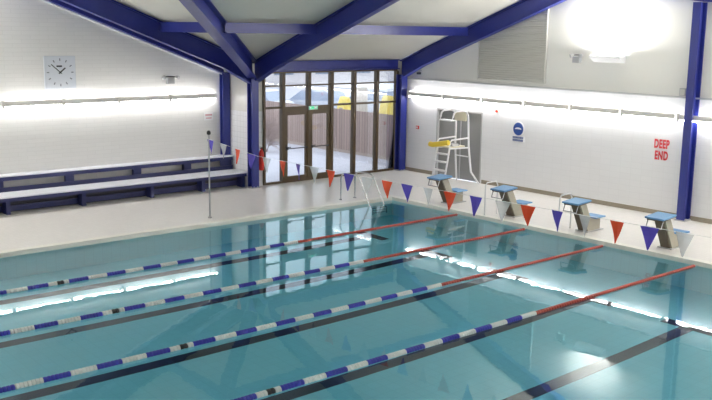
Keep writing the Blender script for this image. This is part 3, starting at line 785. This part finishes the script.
def car(x, y, rz, paint, label):
    r = thing('parked_car', label, 'car', (x, y, -.04), 'cars parked beyond the fence'); r.rotation_euler = (0, 0, rz)
    def add(q, n, m): o = q.build(n, m); o.parent = r; return o
    q = B(); q.prism([(-2.1, .35), (2.1, .35), (2.15, .62), (2.0, .80), (1.1, .92), (-1.75, .95), (-2.1, .85), (-2.15, .6)], 'xz', -.82, .82); bmesh.ops.bevel(q.bm, geom=q.bm.edges[:], offset=.05, segments=2, affect='EDGES'); add(q, 'body', paint)
    q = B(); q.prism([(-1.7, .93), (1.05, .90), (.35, 1.36), (-1.2, 1.40)], 'xz', -.70, .70); add(q, 'window_glass', 'car_glass')
    q = B(); q.prism([(-1.25, 1.385), (.38, 1.345), (.30, 1.42), (-1.1, 1.46)], 'xz', -.68, .68); add(q, 'roof', paint)
    for wx in (-1.3, 1.3):
        for wy in (-.84, .66):
            q = B(); q.lathe([(.2, wy), (.32, wy+.01), (.32, wy+.17), (.2, wy+.18)], (wx, 0, .32), 'y', 18); add(q, 'wheel', 'tyre')
car(9.5, 20.5, 1.9, 'car_b', 'white car parked beyond the fence, seen in the second bay')
car(12.3, 19.0, 1.9, 'car_a', 'silver car parked beyond the fence, seen in the third bay')
car(14.9, 17.6, 1.9, 'car_b', 'white car parked beyond the fence, seen in the fourth bay')
car(17.6, 16.3, 1.9, 'car_c', 'dark blue car parked beyond the fence at the far right')
def pile(x, y, w_, h_, label, seed):
    r = B(); random.seed(seed); prof_ = [(-w_, 0), (-w_, h_*.55), (-w_*.6, h_*.85), (-.1*w_, h_), (.45*w_, h_*.88), (w_, h_*.5), (w_, 0)]
    r.prism([(x+a, b_-.04) for a, b_ in prof_], 'xz', y-.3, y+.3); bmesh.ops.bevel(r.bm, geom=r.bm.edges[:], offset=.08, segments=2, affect='EDGES')
    o = r.build('covered_pile', 'sheet', None, True); tag(o, label, 'covered pile', 'yellow covered piles outside')
pile(8.25, 9.1, .34, 1.93, 'yellow covered pile beyond the fence in the rightmost bay', 1)
pile(7.45, 10.8, .30, 1.82, 'yellow covered pile beyond the fence in the fourth bay', 2)
hd = thing('cream_hoarding', 'cream boarded panel beyond the fence between the two yellow piles', 'hoarding', (8.2, 10.4, -.04))
q = B(); q.box(7.95, 8.75, 10.9, 10.94, .1, 2.05); q.build('boards', tiled('cream_boards', (.62, .56, .50), (.48, .42, .36), .16, 8.0, (0, 2), .7, .01, 0, .3, .1), hd)
for x in (8.0, 8.7):
    q = B(); q.box(x-.04, x+.04, 10.945, 11.02, -.04, 2.05); q.build('post', 'fence_post', hd)
bg = thing('far_building', 'pale building standing beyond the parked cars outside', 'building', (14, 42, -.04))
q = B(); q.box(-4, 40, 40, 45, -.04, 6.5); q.build('wall', 'brick', bg)
for k in range(9):
    x = 1+k*4; q = B(); q.box(x, x+1.8, 39.95, 39.999, .9, 2.3); q.build('window', 'shutter', bg)

# ------------------------------------------------------------------ camera
f, yaw, pitch, roll, cx, cyy, cz = 914.894, .856135, .182468, .014751, -16.337, -17.375, 4.300
fw = Vector((math.cos(pitch)*math.cos(yaw), math.cos(pitch)*math.sin(yaw), -math.sin(pitch)))
rt = fw.cross(Vector((0, 0, 1))).normalized(); upv = rt.cross(fw)
r2 = rt*math.cos(roll)+upv*math.sin(roll); u2 = -rt*math.sin(roll)+upv*math.cos(roll)
cd = bpy.data.cameras.new('camera'); co = bpy.data.objects.new('camera', cd); COL.objects.link(co)
co.matrix_world = Matrix(((r2.x, u2.x, -fw.x, cx), (r2.y, u2.y, -fw.y, cyy), (r2.z, u2.z, -fw.z, cz), (0, 0, 0, 1)))
cd.sensor_width = 36; cd.lens = f/712*36; cd.clip_start = .05
S.camera = co

# ------------------------------------------------------------------ world and render look
W = bpy.data.worlds.new('overcast'); S.world = W; W.use_nodes = True
bgn = W.node_tree.nodes['Background']; bgn.inputs[0].default_value = (.80, .87, 1.0, 1); bgn.inputs[1].default_value = .85
S.view_settings.view_transform = 'Standard'; S.view_settings.look = 'None'; S.view_settings.gamma = 1
S.view_settings.use_curve_mapping = False; S.view_settings.exposure = 1.33
cy_ = S.cycles
cy_.max_bounces = 12; cy_.diffuse_bounces = 5; cy_.glossy_bounces = 5; cy_.transmission_bounces = 8; cy_.transparent_max_bounces = 12
cy_.use_denoising = True; cy_.sample_clamp_indirect = 6; cy_.caustics_refractive = True; cy_.caustics_reflective = True; cy_.blur_glossy = .3
